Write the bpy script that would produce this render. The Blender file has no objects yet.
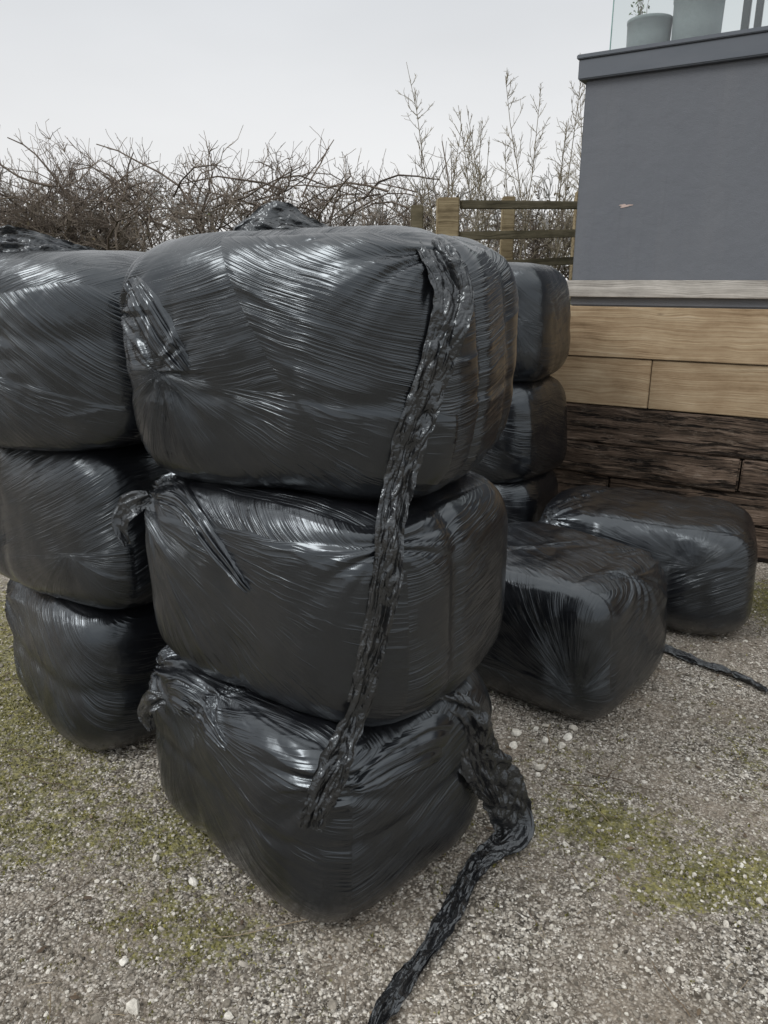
import bpy, math, random
import bmesh
import numpy as np
from mathutils import Vector
from mathutils.bvhtree import BVHTree

random.seed(7)
scene = bpy.context.scene
COL = scene.collection

# ------------------------------------------------------------------ noise
_perm = np.random.RandomState(5).permutation(256)
_perm = np.concatenate([_perm, _perm])
_g = np.array([[1,1,0],[-1,1,0],[1,-1,0],[-1,-1,0],[1,0,1],[-1,0,1],[1,0,-1],[-1,0,-1],
               [0,1,1],[0,-1,1],[0,1,-1],[0,-1,-1]], float)
def perlin(x, y=0.0, z=0.0):
    x, y, z = np.broadcast_arrays(np.asarray(x, float), np.asarray(y, float), np.asarray(z, float))
    xi = np.floor(x).astype(int); yi = np.floor(y).astype(int); zi = np.floor(z).astype(int)
    xf = x-xi; yf = y-yi; zf = z-zi
    xi &= 255; yi &= 255; zi &= 255
    f = lambda t: t*t*t*(t*(t*6-15)+10)
    u, v, w = f(xf), f(yf), f(zf)
    def gr(dx, dy, dz):
        h = _perm[(_perm[(_perm[(xi+dx) & 255]+yi+dy) & 255]+zi+dz) & 255] % 12
        g = _g[h]
        return g[..., 0]*(xf-dx)+g[..., 1]*(yf-dy)+g[..., 2]*(zf-dz)
    l = lambda a, b, t: a+(b-a)*t
    return l(l(l(gr(0,0,0), gr(1,0,0), u), l(gr(0,1,0), gr(1,1,0), u), v),
             l(l(gr(0,0,1), gr(1,0,1), u), l(gr(0,1,1), gr(1,1,1), u), v), w)
def ridged(*a):
    return 1-np.abs(perlin(*a))*2
def tri(x): return np.arcsin(np.sin(x))/(math.pi/2)

# ------------------------------------------------------------------ helpers
def mesh_np(name, V, F, mat=None, smooth=True, attrs=None, parent=None):
    V = np.ascontiguousarray(V, dtype=np.float32); F = np.ascontiguousarray(F, dtype=np.int32)
    me = bpy.data.meshes.new(name)
    k = F.shape[1]
    me.vertices.add(len(V)); me.vertices.foreach_set('co', V.ravel())
    me.loops.add(F.size); me.loops.foreach_set('vertex_index', F.ravel())
    me.polygons.add(len(F))
    me.polygons.foreach_set('loop_start', np.arange(0, F.size, k, dtype=np.int32))
    try:
        me.polygons.foreach_set('loop_total', np.full(len(F), k, dtype=np.int32))
    except Exception:
        pass
    me.polygons.foreach_set('use_smooth', np.full(len(F), smooth, dtype=bool))
    me.update(calc_edges=True)
    if attrs:
        for n, a in attrs.items():
            a = np.ascontiguousarray(a, dtype=np.float32)
            if a.ndim == 1:
                at = me.attributes.new(n, 'FLOAT', 'POINT'); at.data.foreach_set('value', a)
            else:
                at = me.attributes.new(n, 'FLOAT_VECTOR', 'POINT'); at.data.foreach_set('vector', a.ravel())
    if mat: me.materials.append(mat)
    ob = bpy.data.objects.new(name, me); COL.objects.link(ob)
    if parent: ob.parent = parent
    return ob

def attach(ob, parent):
    bpy.context.view_layer.update()
    ob.parent = parent; ob.matrix_parent_inverse = parent.matrix_world.inverted()
    return ob

def empty(name, loc=(0,0,0), rz=0):
    e = bpy.data.objects.new(name, None); e.location = loc; e.rotation_euler = (0,0,rz)
    COL.objects.link(e); return e

class M:
    def __init__(s, name):
        s.m = bpy.data.materials.new(name); s.m.use_nodes = True
        s.nt = s.m.node_tree; s.nt.nodes.clear()
        s.out = s.nt.nodes.new('ShaderNodeOutputMaterial')
        s.p = s.n('ShaderNodeBsdfPrincipled')
        s.nt.links.new(s.p.outputs[0], s.out.inputs[0])
    def n(s, t, **kw):
        nd = s.nt.nodes.new(t)
        for k, v in kw.items(): setattr(nd, k, v)
        return nd
    def set(s, sock, v):
        if isinstance(v, bpy.types.NodeSocket): s.nt.links.new(v, sock)
        else: sock.default_value = v
    def math(s, op, a, b=0.0, c=0.0, clamp=False):
        nd = s.n('ShaderNodeMath', operation=op, use_clamp=clamp)
        s.set(nd.inputs[0], a); s.set(nd.inputs[1], b); s.set(nd.inputs[2], c)
        return nd.outputs[0]
    def noise(s, vec, scale, detail=3, rough=.5, col=False):
        nd = s.n('ShaderNodeTexNoise'); nd.inputs['Scale'].default_value = scale
        nd.inputs['Detail'].default_value = detail; nd.inputs['Roughness'].default_value = rough
        if vec is not None: s.set(nd.inputs['Vector'], vec)
        return nd.outputs['Color' if col else 'Fac']
    def voro(s, vec, scale, feature='F1', rnd=1.0):
        nd = s.n('ShaderNodeTexVoronoi', feature=feature); nd.inputs['Scale'].default_value = scale
        nd.inputs['Randomness'].default_value = rnd
        s.set(nd.inputs['Vector'], vec); return nd
    def ramp(s, f, stops, interp='LINEAR'):
        nd = s.n('ShaderNodeValToRGB'); cr = nd.color_ramp; cr.interpolation = interp
        while len(cr.elements) < len(stops): cr.elements.new(.5)
        for e, (p, c) in zip(cr.elements, stops):
            e.position = p
            e.color = (c, c, c, 1) if not hasattr(c, '__len__') else (*c, 1)
        s.set(nd.inputs[0], f); return nd.outputs[0]
    def mix(s, f, a, b, mode='MIX'):
        nd = s.n('ShaderNodeMixRGB', blend_type=mode)
        def c(x): return x if isinstance(x, bpy.types.NodeSocket) else (*x, 1) if len(x) == 3 else x
        s.set(nd.inputs[0], f); s.set(nd.inputs[1], c(a)); s.set(nd.inputs[2], c(b))
        return nd.outputs[0]
    def sep(s, v):
        nd = s.n('ShaderNodeSeparateXYZ'); s.set(nd.inputs[0], v); return nd.outputs
    def comb(s, x, y, z):
        nd = s.n('ShaderNodeCombineXYZ')
        for i, v in enumerate((x, y, z)): s.set(nd.inputs[i], v)
        return nd.outputs[0]
    def obj(s): return s.n('ShaderNodeTexCoord').outputs['Object']
    def pos(s): return s.n('ShaderNodeNewGeometry').outputs['Position']
    def attr(s, name, o='Vector'): return s.n('ShaderNodeAttribute', attribute_name=name).outputs[o]
    def mapping(s, v, sc):
        nd = s.n('ShaderNodeMapping'); s.set(nd.inputs[0], v); nd.inputs['Scale'].default_value = sc
        return nd.outputs[0]
    def bump(s, h, dist=1.0, strength=1.0, normal=None):
        nd = s.n('ShaderNodeBump'); nd.inputs['Distance'].default_value = dist
        nd.inputs['Strength'].default_value = strength; s.set(nd.inputs['Height'], h)
        if normal: s.set(nd.inputs['Normal'], normal)
        return nd.outputs[0]
    def fin(s, col, rough=.8, spec=.5, normal=None):
        s.set(s.p.inputs['Base Color'], (*col, 1) if isinstance(col, tuple) else col)
        s.set(s.p.inputs['Roughness'], rough); s.set(s.p.inputs['Specular IOR Level'], spec)
        if normal: s.set(s.p.inputs['Normal'], normal)
        return s.m

# ------------------------------------------------------------------ film materials
def film_material(name):
    m = M(name)
    w0 = m.sep(m.attr('w0'))
    coord = m.comb(w0[0], w0[1], 0.0)
    for k in (1, 2, 3):
        wk = m.sep(m.attr('w%d' % k))
        fac = m.math('GREATER_THAN', wk[2], 0.0)
        coord = m.mix(fac, coord, m.comb(wk[0], wk[1], k*3.7))
    c = m.sep(coord)
    rnd = m.n('ShaderNodeObjectInfo').outputs['Random']
    sd = m.math('MULTIPLY_ADD', rnd, 40.0, c[2])
    P = m.obj()
    an = m.noise(P, 4.5, 2, .6)
    v = m.math('ADD', c[1], m.math('MULTIPLY', an, .014))
    def st(us, vs, det, o):
        return m.noise(m.comb(m.math('MULTIPLY', c[0], us), m.math('MULTIPLY', v, vs), m.math('ADD', sd, o)), 1.0, det, .6)
    n1 = st(2.2, 66.0, 2, 0.0)
    n2 = st(5.0, 170.0, 1, 9.0)
    n3 = st(1.2, 20.0, 1, 17.0)
    def rg(n, p):
        a = m.math('ABSOLUTE', m.math('SUBTRACT', n, .5))
        return m.math('POWER', m.math('SUBTRACT', 1.0, m.math('MULTIPLY', a, 2.0)), p)
    r1 = rg(n1, 16.0); r2 = rg(n2, 8.0)
    area = m.ramp(m.noise(P, 6.0, 2, .6), [(.38, .15), (.60, 1.0)])
    h = m.math('MULTIPLY', r1, .0013)
    h = m.math('ADD', h, m.math('MULTIPLY', r2, .00075))
    h = m.math('MULTIPLY', h, area)
    h = m.math('ADD', h, m.math('MULTIPLY', n1, .0006))
    h = m.math('ADD', h, m.math('MULTIPLY', n3, .0014))
    h = m.math('ADD', h, m.math('MULTIPLY', m.noise(P, 30.0, 1, .6), .0010))
    nrm = m.bump(h)
    z = m.sep(m.pos())[2]
    dustn = m.noise(P, 9.0, 4, .65)
    low = m.ramp(z, [(0.0, 1.0), (.12, 0.0)])
    dust = m.math('MULTIPLY', low, m.ramp(dustn, [(.35, 0.05), (.7, .8)]))
    dust2 = m.ramp(dustn, [(.55, 0.0), (.85, .04)])
    col = m.mix(m.math('MAXIMUM', dust, dust2), (.0070, .0075, .0092), (.20, .18, .155))
    rough = m.math('ADD', m.math('MULTIPLY', an, .22), .11)
    rough = m.math('MAXIMUM', rough, m.math('MULTIPLY', dust, .75))
    m.p.inputs['Specular Tint'].default_value = (.84, .93, 1.0, 1)
    return m.fin(col, rough, .85, nrm)

def tail_material(name):
    m = M(name)
    w = m.sep(m.attr('w0')); P = m.obj()
    v = m.noise(m.comb(m.math('MULTIPLY', w[0], 7.0), m.math('MULTIPLY', w[1], 60.0), 3.0), 1.0, 2, .6)
    bl = m.math('ABSOLUTE', m.math('SUBTRACT', m.noise(P, 30.0, 2, .55), .5))
    bl2 = m.math('ABSOLUTE', m.math('SUBTRACT', m.noise(P, 85.0, 1, .5), .5))
    h = m.math('ADD', m.math('MULTIPLY', v, .0018), m.math('ADD', m.math('MULTIPLY', bl, .0060), m.math('MULTIPLY', bl2, .0034)))
    d = m.ramp(m.noise(P, 11.0, 4, .65), [(.45, 0.0), (.8, .09)])
    m.p.inputs['Specular Tint'].default_value = (.88, .95, 1.0, 1)
    return m.fin(m.mix(d, (.011, .0115, .013), (.2, .185, .16)), .24, .85, m.bump(h))

FILM = film_material('black_film')
TAIL = tail_material('crumpled_film')

# ------------------------------------------------------------------ bales
_cube = {}
def cube_grid(N):
    if N in _cube: return _cube[N]
    t = np.arange(N+1)
    A, B = np.meshgrid(t, t, indexing='ij'); A = A.ravel(); B = B.ravel()
    pts = []; faces = []; off = 0
    q = np.arange((N+1)*(N+1)).reshape(N+1, N+1)
    base = np.stack([q[:-1, :-1], q[1:, :-1], q[1:, 1:], q[:-1, 1:]], -1).reshape(-1, 4)
    for ax in range(3):
        for sgn in (0, 1):
            P = np.zeros((len(A), 3), int)
            P[:, ax] = N*sgn; P[:, (ax+1) % 3] = A; P[:, (ax+2) % 3] = B
            f = base if sgn else base[:, ::-1]
            pts.append(P); faces.append(f+off); off += len(P)
    P = np.concatenate(pts); F = np.concatenate(faces)
    key = P[:, 0]*(N+1)**2+P[:, 1]*(N+1)+P[:, 2]
    _, idx, inv = np.unique(key, return_index=True, return_inverse=True)
    P = P[idx]; F = inv.ravel()[F]
    p = P/N*2.0-1.0
    p = np.tan(p*math.pi/4*.85)/math.tan(math.pi/4*.85)
    _cube[N] = (p, F)
    return _cube[N]

def bale_verts(N, spec):
    a, b, h = spec['size']; ex = spec.get('n', 4.0); sd = spec['seed']
    p, F = cube_grid(N)
    r = (np.abs(p)**ex).sum(1)**(1/ex)
    q = p/r[:, None]
    S = np.array([a, b, h])
    X = q*S
    nr = np.sign(q)*np.abs(q)**(ex-1)/S
    nr /= np.linalg.norm(nr, axis=1)[:, None]
    zc = h*.94
    X[:, 2] = np.where(np.abs(X[:, 2]) > zc, np.sign(X[:, 2])*(zc+(np.abs(X[:, 2])-zc)*.35), X[:, 2])
    k = 1+spec.get('sag', .03)*(-X[:, 2]/h)
    X[:, 0] *= k; X[:, 1] *= k
    X[:, 0] += spec.get('lx', 0)*X[:, 2]; X[:, 1] += spec.get('ly', 0)*X[:, 2]
    x, y, z = X.T
    wa = .004*perlin(x*6+sd, y*6, z*6)
    rr = np.random.RandomState(sd)
    th = spec.get('topang', rr.uniform(0, 3.1))
    w0 = np.stack([-x*math.sin(th)+y*math.cos(th)+z, x*math.cos(th)+y*math.sin(th)+wa, np.ones_like(x)], 1)
    ang = np.arctan2(y/b, -x/a)*.38
    n1 = np.array(spec.get('n1', (rr.uniform(-.3, .3), rr.uniform(-.3, .3), 1.0))); n1 /= np.linalg.norm(n1)
    m1 = .70-np.abs(nr[:, 2])+.25*perlin(x*4+sd, y*4, z*4)
    w1 = np.stack([ang, X@n1+wa, m1], 1)
    n2 = np.array(spec.get('n2', (rr.uniform(.4, .9)*rr.choice([-1, 1]), rr.uniform(-.4, .4), 1.0))); n2 /= np.linalg.norm(n2)
    h2 = spec.get('h2', (rr.uniform(-1, 1), rr.uniform(-1, 1), rr.uniform(-1, 1), 0.05))
    m2 = np.minimum(x*h2[0]+y*h2[1]+z*h2[2]-h2[3]+.03*perlin(x*5, y*5+sd, z*5), .85-np.abs(nr[:, 2]))
    w2 = np.stack([ang, X@n2-wa, m2], 1)
    fan = spec.get('fan')
    if fan is None:
        fan = (rr.uniform(-.3, .3), rr.uniform(-.12, .18), rr.uniform(-.6, .6), rr.choice([-1, 1]))
    fx, fz, fs, fd = fan
    dx = x-fx; dz = z-fz
    an = np.arctan2(dz, -dx*1.0)
    rad = np.sqrt(dx*dx+dz*dz)
    m3 = np.minimum(np.minimum(fd*(dz-fs*dx), nr[:, 1]-.35), .9-np.abs(nr[:, 2])) + .01*perlin(x*9, y*9+sd, z*9)
    w3 = np.stack([rad, an*.22, m3], 1)
    U = w0[:, 0].copy(); Vv = w0[:, 1].copy(); sdv = np.zeros_like(U)
    for kk, w in enumerate((w1, w2, w3), 1):
        s = w[:, 2] > 0
        U[s] = w[s, 0]; Vv[s] = w[s, 1]; sdv[s] = kk*5.3
    lay = np.minimum(np.minimum(np.abs(w1[:, 2]), np.abs(w2[:, 2])), np.abs(w3[:, 2]))
    ef = np.clip(lay/.03, .1, 1)
    d = .015*perlin(x*2.8+sd, y*2.8, z*2.8)+.006*perlin(x*6+sd, y*6, z*6+3)+.0022*perlin(x*15+sd, y*15, z*15+3)
    if N > 50:
        lf = np.clip(.5+1.6*perlin(x*3+sd, y*3+8, z*3), 0, 1)
        d += ef*(.0020*perlin(U*1.4, Vv*13, sdv+sd)+lf*(.0032*ridged(U*1.3, Vv*11, sdv+sd+7)**9+.0016*ridged(U*2.0, Vv*24, sdv+sd+17)**6))
        d += .0014*np.clip(w2[:, 2]/.012, 0, 1)+.0018*np.clip(w3[:, 2]/.012, 0, 1)
    for (ax, pos, dep, wid) in spec.get('grooves', []):
        cc = (x, y, z)[ax]+.012*perlin(x*5+2, y*5, z*5)
        d -= dep*np.exp(-((cc-pos)/wid)**2)
    for (gx_, gy_, gz_, gr_, gd_) in spec.get('gathers', []):
        ex_, ey_, ez_ = x-gx_, y-gy_, z-gz_
        rr2 = np.sqrt(ex_**2+ey_**2+ez_**2)+1e-6
        aa = np.arctan2(ez_, ex_-ey_*.6)
        env = np.exp(-(rr2/gr_)**2)
        d += env*gd_*(tri(aa*9+2*perlin(rr2*6, aa*2, sd))+.6*tri(aa*17+1+2*perlin(rr2*9, aa*3, sd+3)))*np.clip(rr2/.03, 0, 1)
        d -= gd_*2.0*np.exp(-(rr2/.025)**2)
    X = X+nr*d[:, None]
    X[:, 2] = np.where(X[:, 2] < -zc-.004, -zc-.004, X[:, 2])
    return X, F, dict(w0=w0, w1=w1, w2=w2, w3=w3)

bvhs = []; bales = []
def add_bale(cx, cy, cz, phi, size, seed, N=60, **kw):
    spec = dict(size=size, seed=seed, **kw)
    V, F, A = bale_verts(N, spec)
    ob = mesh_np('wrapped_bale', V, F, FILM, True, A)
    ob.location = (cx, cy, cz)
    tx, ty = kw.get('tilt', (0, 0))
    ob.rotation_euler = (tx, ty, math.pi-math.radians(phi))
    V2, F2, _ = bale_verts(48, spec)
    bpy.context.view_layer.update()
    mw = ob.matrix_world
    R = np.array(mw.to_3x3()); T = np.array(mw.translation)
    W = V2@R.T+T
    bvhs.append(BVHTree.FromPolygons([tuple(v) for v in W], [tuple(int(i) for i in f) for f in F2]))
    bales.append(ob)
    return ob

# front stack
b_bot = add_bale(-.192, 1.862, .250, 46, (.440, .350, .276), 3, N=160, n=4.8, sag=-.02, ly=-.05, lx=.04,
         n1=(-.12, .3, 1), n2=(-.75, .1, 1), h2=(.6, .3, .75, .0), fan=(.22, .17, -.25, -1),
         grooves=[(2, .02, .005, .02), (0, .1, .005, .03)], gathers=[(.36, .30, .19, .20, .009), (-.40, .33, .20, .2, .007), (.05, .34, .24, .12, .004)])
b_mid = add_bale(-.150, 1.880, .764, 36, (.435, .340, .285), 14, N=160, n=4.6, sag=.01,
         n1=(.10, .1, 1), n2=(-.55, .15, 1), h2=(-.6, .7, .55, .05), fan=(.36, .17, -.05, -1),
         grooves=[(1, .07, .010, .03), (0, .03, .004, .04)], gathers=[(.40, .30, .20, .22, .010), (-.40, .25, .22, .16, .005)])
b_top = add_bale(-.148, 1.890, 1.308, 24, (.436, .330, .302), 25, N=160, n=4.5, sag=-.02, tilt=(.015, .02),
         n1=(.22, .1, 1), n2=(-.3, .2, 1), h2=(-.8, .2, .5, .12), fan=(.24, -.005, .12, -1),
         grooves=[(1, .10, .020, .028), (1, -.12, .010, .03), (2, -.05, .004, .02)], gathers=[(.26, .335, -.005, .14, .004), (.42, .30, .12, .14, .008), (-.36, .30, .24, .16, .005)])
front_bvh = list(bvhs)
# left stack
add_bale(-.950, 2.52, .250, 46, (.390, .34, .276), 31, N=110, n=4.7, ly=-.03, grooves=[(2, .0, .007, .03)], gathers=[(.3, .33, .15, .2, .005)])
add_bale(-.980, 2.52, .770, 34, (.445, .335, .285), 45, N=110, n=4.7, n1=(-.2, .1, 1), grooves=[(0, .1, .006, .03)])
add_bale(-1.020, 2.45, 1.296, 20, (.475, .335, .295), 52, N=110, n=4.7, n1=(.3, .1, 1), fan=(.1, -.02, .2, -1), grooves=[(2, .05, .005, .03)], gathers=[(.1, .335, .0, .2, .005)])
left_bvh = bvhs[3:6]
# rear stack
for i, (zz, ph, dx) in enumerate([(.240, 30, 0), (.745, 36, .010), (1.285, 30, -.005)]):
    add_bale(.545+dx, 4.12, zz, ph, (.415, .33, .290 if i < 2 else .305), 61+i*7, N=60, n=4.4)
# bales on the ground
bA = add_bale(.648, 2.71, .250, 40, (.395, .35, .272), 83, N=110, n=4.8, n1=(.1, .1, 1), n2=(-.5, .3, 1), h2=(-.5, .2, -.6, .05),
         grooves=[(0, -.22, .007, .03)], topang=1.2, gathers=[(-.38, -.05, .24, .22, .006), (-.30, -.32, .2, .2, .007), (.1, .1, .26, .3, .005)])
bB = add_bale(1.235, 3.35, .244, 25, (.49, .34, .268), 97, N=90, n=4.7, grooves=[(0, -.15, .008, .04), (0, .2, .006, .03)], topang=1.0,
         gathers=[(.42, .30, .2, .22, .007), (.3, 0, .26, .25, .006)])

# ------------------------------------------------------------------ ribbons of loose film
def ray_y(bl, x, z, y0=.3):
    best = None
    for b in bl:
        hit = b.ray_cast(Vector((x, y0, z)), Vector((0, 1, 0)))
        if hit[0] is not None and (best is None or hit[0].y < best): best = hit[0].y
    return best

def resample(P, n):
    P = np.asarray(P, float)
    Q = np.vstack([2*P[0]-P[1], P, 2*P[-1]-P[-2]])
    out = []
    segs = len(P)-1
    for t in np.linspace(0, segs-1e-6, n):
        i = int(t); f = t-i
        p0, p1, p2, p3 = Q[i:i+4]
        out.append(.5*((2*p1)+(-p0+p2)*f+(2*p0-5*p1+4*p2-p3)*f*f+(-p0+3*p1-3*p2+p3)*f**3))
    return np.array(out)

def ribbon(name, pts, widths, seed, up=(0, -1, .1), folds=2, amp=.010, n=260, k=28, twist=None, parent=None, ragged=.3, floor=None, crease=1.0):
    C = resample(pts, n); Wd = np.interp(np.linspace(0, 1, n), np.linspace(0, 1, len(widths)), widths)
    s = np.concatenate([[0], np.cumsum(np.linalg.norm(np.diff(C, axis=0), axis=1))])
    T = np.gradient(C, axis=0); T /= np.linalg.norm(T, axis=1)[:, None]
    up = np.asarray(up, float)
    if up.ndim == 1: U = np.tile(up, (n, 1))
    else:
        U = np.stack([np.interp(np.linspace(0, 1, n), np.linspace(0, 1, len(up)), up[:, j]) for j in range(3)], 1)
    Sd = np.cross(T, U); Sd /= np.linalg.norm(Sd, axis=1)[:, None]
    Nn = np.cross(Sd, T)
    if twist is not None:
        tw = np.interp(np.linspace(0, 1, n), np.linspace(0, 1, len(twist)), twist)
        c, si = np.cos(tw)[:, None], np.sin(tw)[:, None]
        Sd, Nn = Sd*c+Nn*si, Nn*c-Sd*si
    cc = np.linspace(-.5, .5, k)
    Wl = Wd*(1+ragged*perlin(s*7+seed, 1.5)); Wr = Wd*(1+ragged*perlin(s*7+seed, 7.5))
    ww = np.where(cc[None, :] < 0, Wl[:, None], Wr[:, None])
    jag = 1+.14*perlin(s[:, None]*38+seed, np.sign(cc)[None, :]*2.0)
    ss = s[:, None]+0*cc[None, :]; c2 = cc[None, :]+0*ss
    off = c2*ww*jag
    ph = c2*folds*2*math.pi+1.6*perlin(ss*2.6+seed, c2*.8, 3.3)*2
    gate = .55+.9*np.abs(perlin(ss*3.1+seed, 4.4))
    rp = amp*gate*(.75*tri(ph)+.35*tri(ph*1.9+2.5*perlin(ss*3.5, c2+seed)))
    sk = ss+c2*Wd[:, None]*.8
    rp += crease*amp*1.1*(np.abs(perlin(sk*13+seed, c2*2.2, 1.1))*2-.3)
    rp += crease*amp*.55*(np.abs(perlin((ss-c2*Wd[:, None])*30+seed, c2*4.5, 5.1))*2-.3)
    off = off+amp*.5*perlin(ss*9+seed, c2*3, 9.0)
    P = C[:, None, :]+Sd[:, None, :]*off[..., None]+Nn[:, None, :]*rp[..., None]
    if floor is not None: P[..., 2] = np.maximum(P[..., 2], floor+.003+.008*np.clip(tri(ph), 0, 1)+.004*perlin(ss*20, c2*5))
    P = P.reshape(-1, 3)
    q = np.arange(n*k).reshape(n, k)
    F = np.stack([q[:-1, :-1], q[1:, :-1], q[1:, 1:], q[:-1, 1:]], -1).reshape(-1, 4)
    o = np.ones(n*k)
    w0 = np.stack([ss.ravel(), (c2*Wd[:, None]*2).ravel(), o], 1)
    ob = mesh_np(name, P, F, TAIL, True, dict(w0=w0))
    if parent: attach(ob, parent)
    return ob

def drape_line(xz, bl, off=.014, win=9, n=120):
    L = resample([(x, 0, z) for x, z in xz], n)
    Y = np.array([(lambda r: r if r is not None else 9.0)(ray_y(bl, p[0], p[2])) for p in L])
    Y2 = np.array([Y[max(0, i-win):i+win+1].min() for i in range(n)])
    Y2 = np.where(Y2 > 5, np.nan, Y2)
    idx = np.where(~np.isnan(Y2))[0]
    Y2 = np.interp(np.arange(n), idx, Y2[idx])
    for _ in range(12): Y2[1:-1] = (Y2[:-2]+Y2[1:-1]*2+Y2[2:])/4
    Y2 = np.minimum(Y2, np.where(Y > 5, 9, Y))
    for _ in range(2): Y2[1:-1] = (Y2[:-2]+Y2[1:-1]*2+Y2[2:])/4
    L[:, 1] = Y2-off
    return L[::4]

def cling(name, xz, widths, seed, bl, amp=.006, folds=3, n=160, k=40, parent=None, mat=None):
    C = resample([(x, 0, z) for x, z in xz], n)
    Wd = np.interp(np.linspace(0, 1, n), np.linspace(0, 1, len(widths)), widths)
    T = np.gradient(C, axis=0); T /= np.linalg.norm(T, axis=1)[:, None]
    S = np.cross(T, (0, 1, 0))
    s = np.concatenate([[0], np.cumsum(np.linalg.norm(np.diff(C, axis=0), axis=1))])
    cc = np.linspace(-.5, .5, k)
    ss = s[:, None]+0*cc[None, :]; c2 = cc[None, :]+0*ss
    wl = Wd[:, None]*(1+.2*perlin(ss*8+seed, np.sign(c2)*3))
    P = C[:, None, :]+S[:, None, :]*(c2*wl)[..., None]
    P = P.reshape(-1, 3)
    good = np.ones(len(P), bool)
    for i, p in enumerate(P):
        r = ray_y(bl, p[0], p[2])
        if r is None: good[i] = False
        else: P[i, 1] = r
    ph = c2*folds*2*math.pi+1.2*perlin(ss*4+seed, c2, 3.3)
    rp = amp*(.9+.8*tri(ph)+.5*tri(ph*2.1+1.5)+.35*(np.abs(perlin(ss*18+seed, c2*4, 1.1))*2))
    edge = np.clip((.5-np.abs(c2))/.22, 0, 1)*np.clip(ss/.04, 0, 1)*np.clip((s[-1]-ss)/.06, 0, 1)
    edge = edge*edge*(3-2*edge)
    P[:, 1] -= (.0025*(edge > 0)+np.maximum(rp, 0)*edge-.006*(1-edge)).ravel()
    q = np.arange(n*k).reshape(n, k)
    F = np.stack([q[:-1, :-1], q[1:, :-1], q[1:, 1:], q[:-1, 1:]], -1).reshape(-1, 4)
    yy = P[:, 1][F]
    ok = good[F].all(1) & ((yy.max(1)-yy.min(1)) < .03)
    F = F[ok]
    o = np.ones(n*k)
    w0 = np.stack([ss.ravel(), (c2*Wd[:, None]).ravel(), o], 1)
    wn = np.stack([0*o, 0*o, -o], 1)
    ob = mesh_np(name, P, F, mat or FILM, True, dict(w0=w0, w1=wn, w2=wn, w3=wn))
    if parent: attach(ob, parent)
    return ob

# long tail hanging down the corner of the front stack
xz = [(.112, 1.535), (.135, 1.48), (.128, 1.42), (.097, 1.31), (.057, 1.19), (.028, 1.06), (.013, .934), (-.010, .80), (-.045, .645), (-.080, .556), (-.122, .455), (-.155, .37), (-.168, .325)]
L = drape_line(xz, front_bvh, off=.010)
pre = np.array([(-.03, 1.92, 1.588), (.03, 1.80, 1.597), (.085, L[0][1]+.05, 1.572)])
L = np.vstack([pre, L])
ups = [(0, -.1, 1), (.1, -1, .4)]+[(.15, -1, .1)]*8
ribbon('hanging_tail', L, [.05, .07, .075, .070, .052, .058, .048, .058, .052, .055, .068, .078, .060], 4,
       up=ups, folds=1.5, amp=.0075, n=680, k=44, parent=b_top, twist=[0, 0, .1, -.2, .45, -.25, .3, -.45, .2, .4, -.3, .2, -.1], crease=.9)
ribbon('hanging_tail_fold', L[1:24]+np.array([-.022, -.006, 0]), [.03, .045, .035, .04, .03, .02], 9,
       up=ups, folds=.9, amp=.006, n=360, k=20, parent=b_top, twist=[0, .4, -.4, .5, -.3, .3], crease=.9)
ribbon('hanging_tail_end', L[-6:]+np.array([.018, -.004, .01]), [.02, .035, .045, .04, .015], 12,
       up=(.15, -1, .1), folds=.9, amp=.007, n=200, k=20, parent=b_top, twist=[.2, -.4, .4, -.2])
# tail of the bottom bale
ribbon('loose_tail', [(.05, 1.60, .49), (.13, 1.645, .475), (.205, 1.67, .40), (.265, 1.70, .28), (.32, 1.725, .16), (.365, 1.73, .05),
        (.35, 1.70, .018), (.285, 1.655, .012), (.215, 1.56, .012), (.165, 1.46, .012), (.115, 1.37, .012), (.06, 1.29, .012), (.0, 1.20, .012), (-.03, 1.14, .012)],
       [.03, .09, .13, .15, .14, .12, .09, .07, .06, .052, .058, .048, .045, .03], 21,
       up=[(0, -.6, 1), (.5, -1, .3), (.5, -1, .1), (.4, -1, .2), (.2, -.7, .8), (0, -.1, 1), (0, 0, 1), (0, 0, 1), (0, 0, 1), (0, 0, 1), (0, 0, 1), (0, 0, 1)],
       folds=1.6, amp=.0095, n=680, k=44, parent=b_bot, floor=.0, twist=[0, .2, -.3, .3, -.2, 0, 0, 0, 0, 0, 0, 0, 0])
ribbon('loose_tail_fold', [(.11, 1.625, .475), (.17, 1.645, .42), (.215, 1.65, .33), (.255, 1.66, .24), (.30, 1.68, .15)],
       [.03, .08, .09, .06, .02], 25, up=(.3, -1, .2), folds=1.0, amp=.008, n=220, k=26, parent=b_bot, twist=[.3, -.3, .3, -.2])
# clinging gathers
cling('gathered_film', [(-.585, 1.51), (-.535, 1.44), (-.485, 1.37), (-.42, 1.29)], [.06, .11, .10, .04], 31, front_bvh, parent=b_top)
cling('gathered_film', [(-.60, .97), (-.55, .985), (-.48, .97), (-.39, .89), (-.29, .80)], [.05, .11, .10, .07, .03], 37, front_bvh, amp=.009, folds=3.5, parent=b_mid)
cling('gathered_film', [(-.61, .42), (-.55, .445), (-.47, .44), (-.36, .40)], [.06, .12, .10, .03], 41, front_bvh, amp=.009, parent=b_bot)
cling('gathered_film', [(-.09, .42), (.01, .43), (.11, .42), (.17, .39)], [.03, .10, .13, .12], 43, front_bvh, amp=.006, parent=b_bot)
cling('gathered_film', [(-1.42, 1.34), (-1.28, 1.31), (-1.14, 1.22)], [.06, .10, .03], 47, left_bvh, parent=bales[5])
cling('gathered_film', [(-1.40, .80), (-1.32, .72), (-1.26, .62)], [.06, .08, .03], 48, left_bvh, parent=bales[4])
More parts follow.
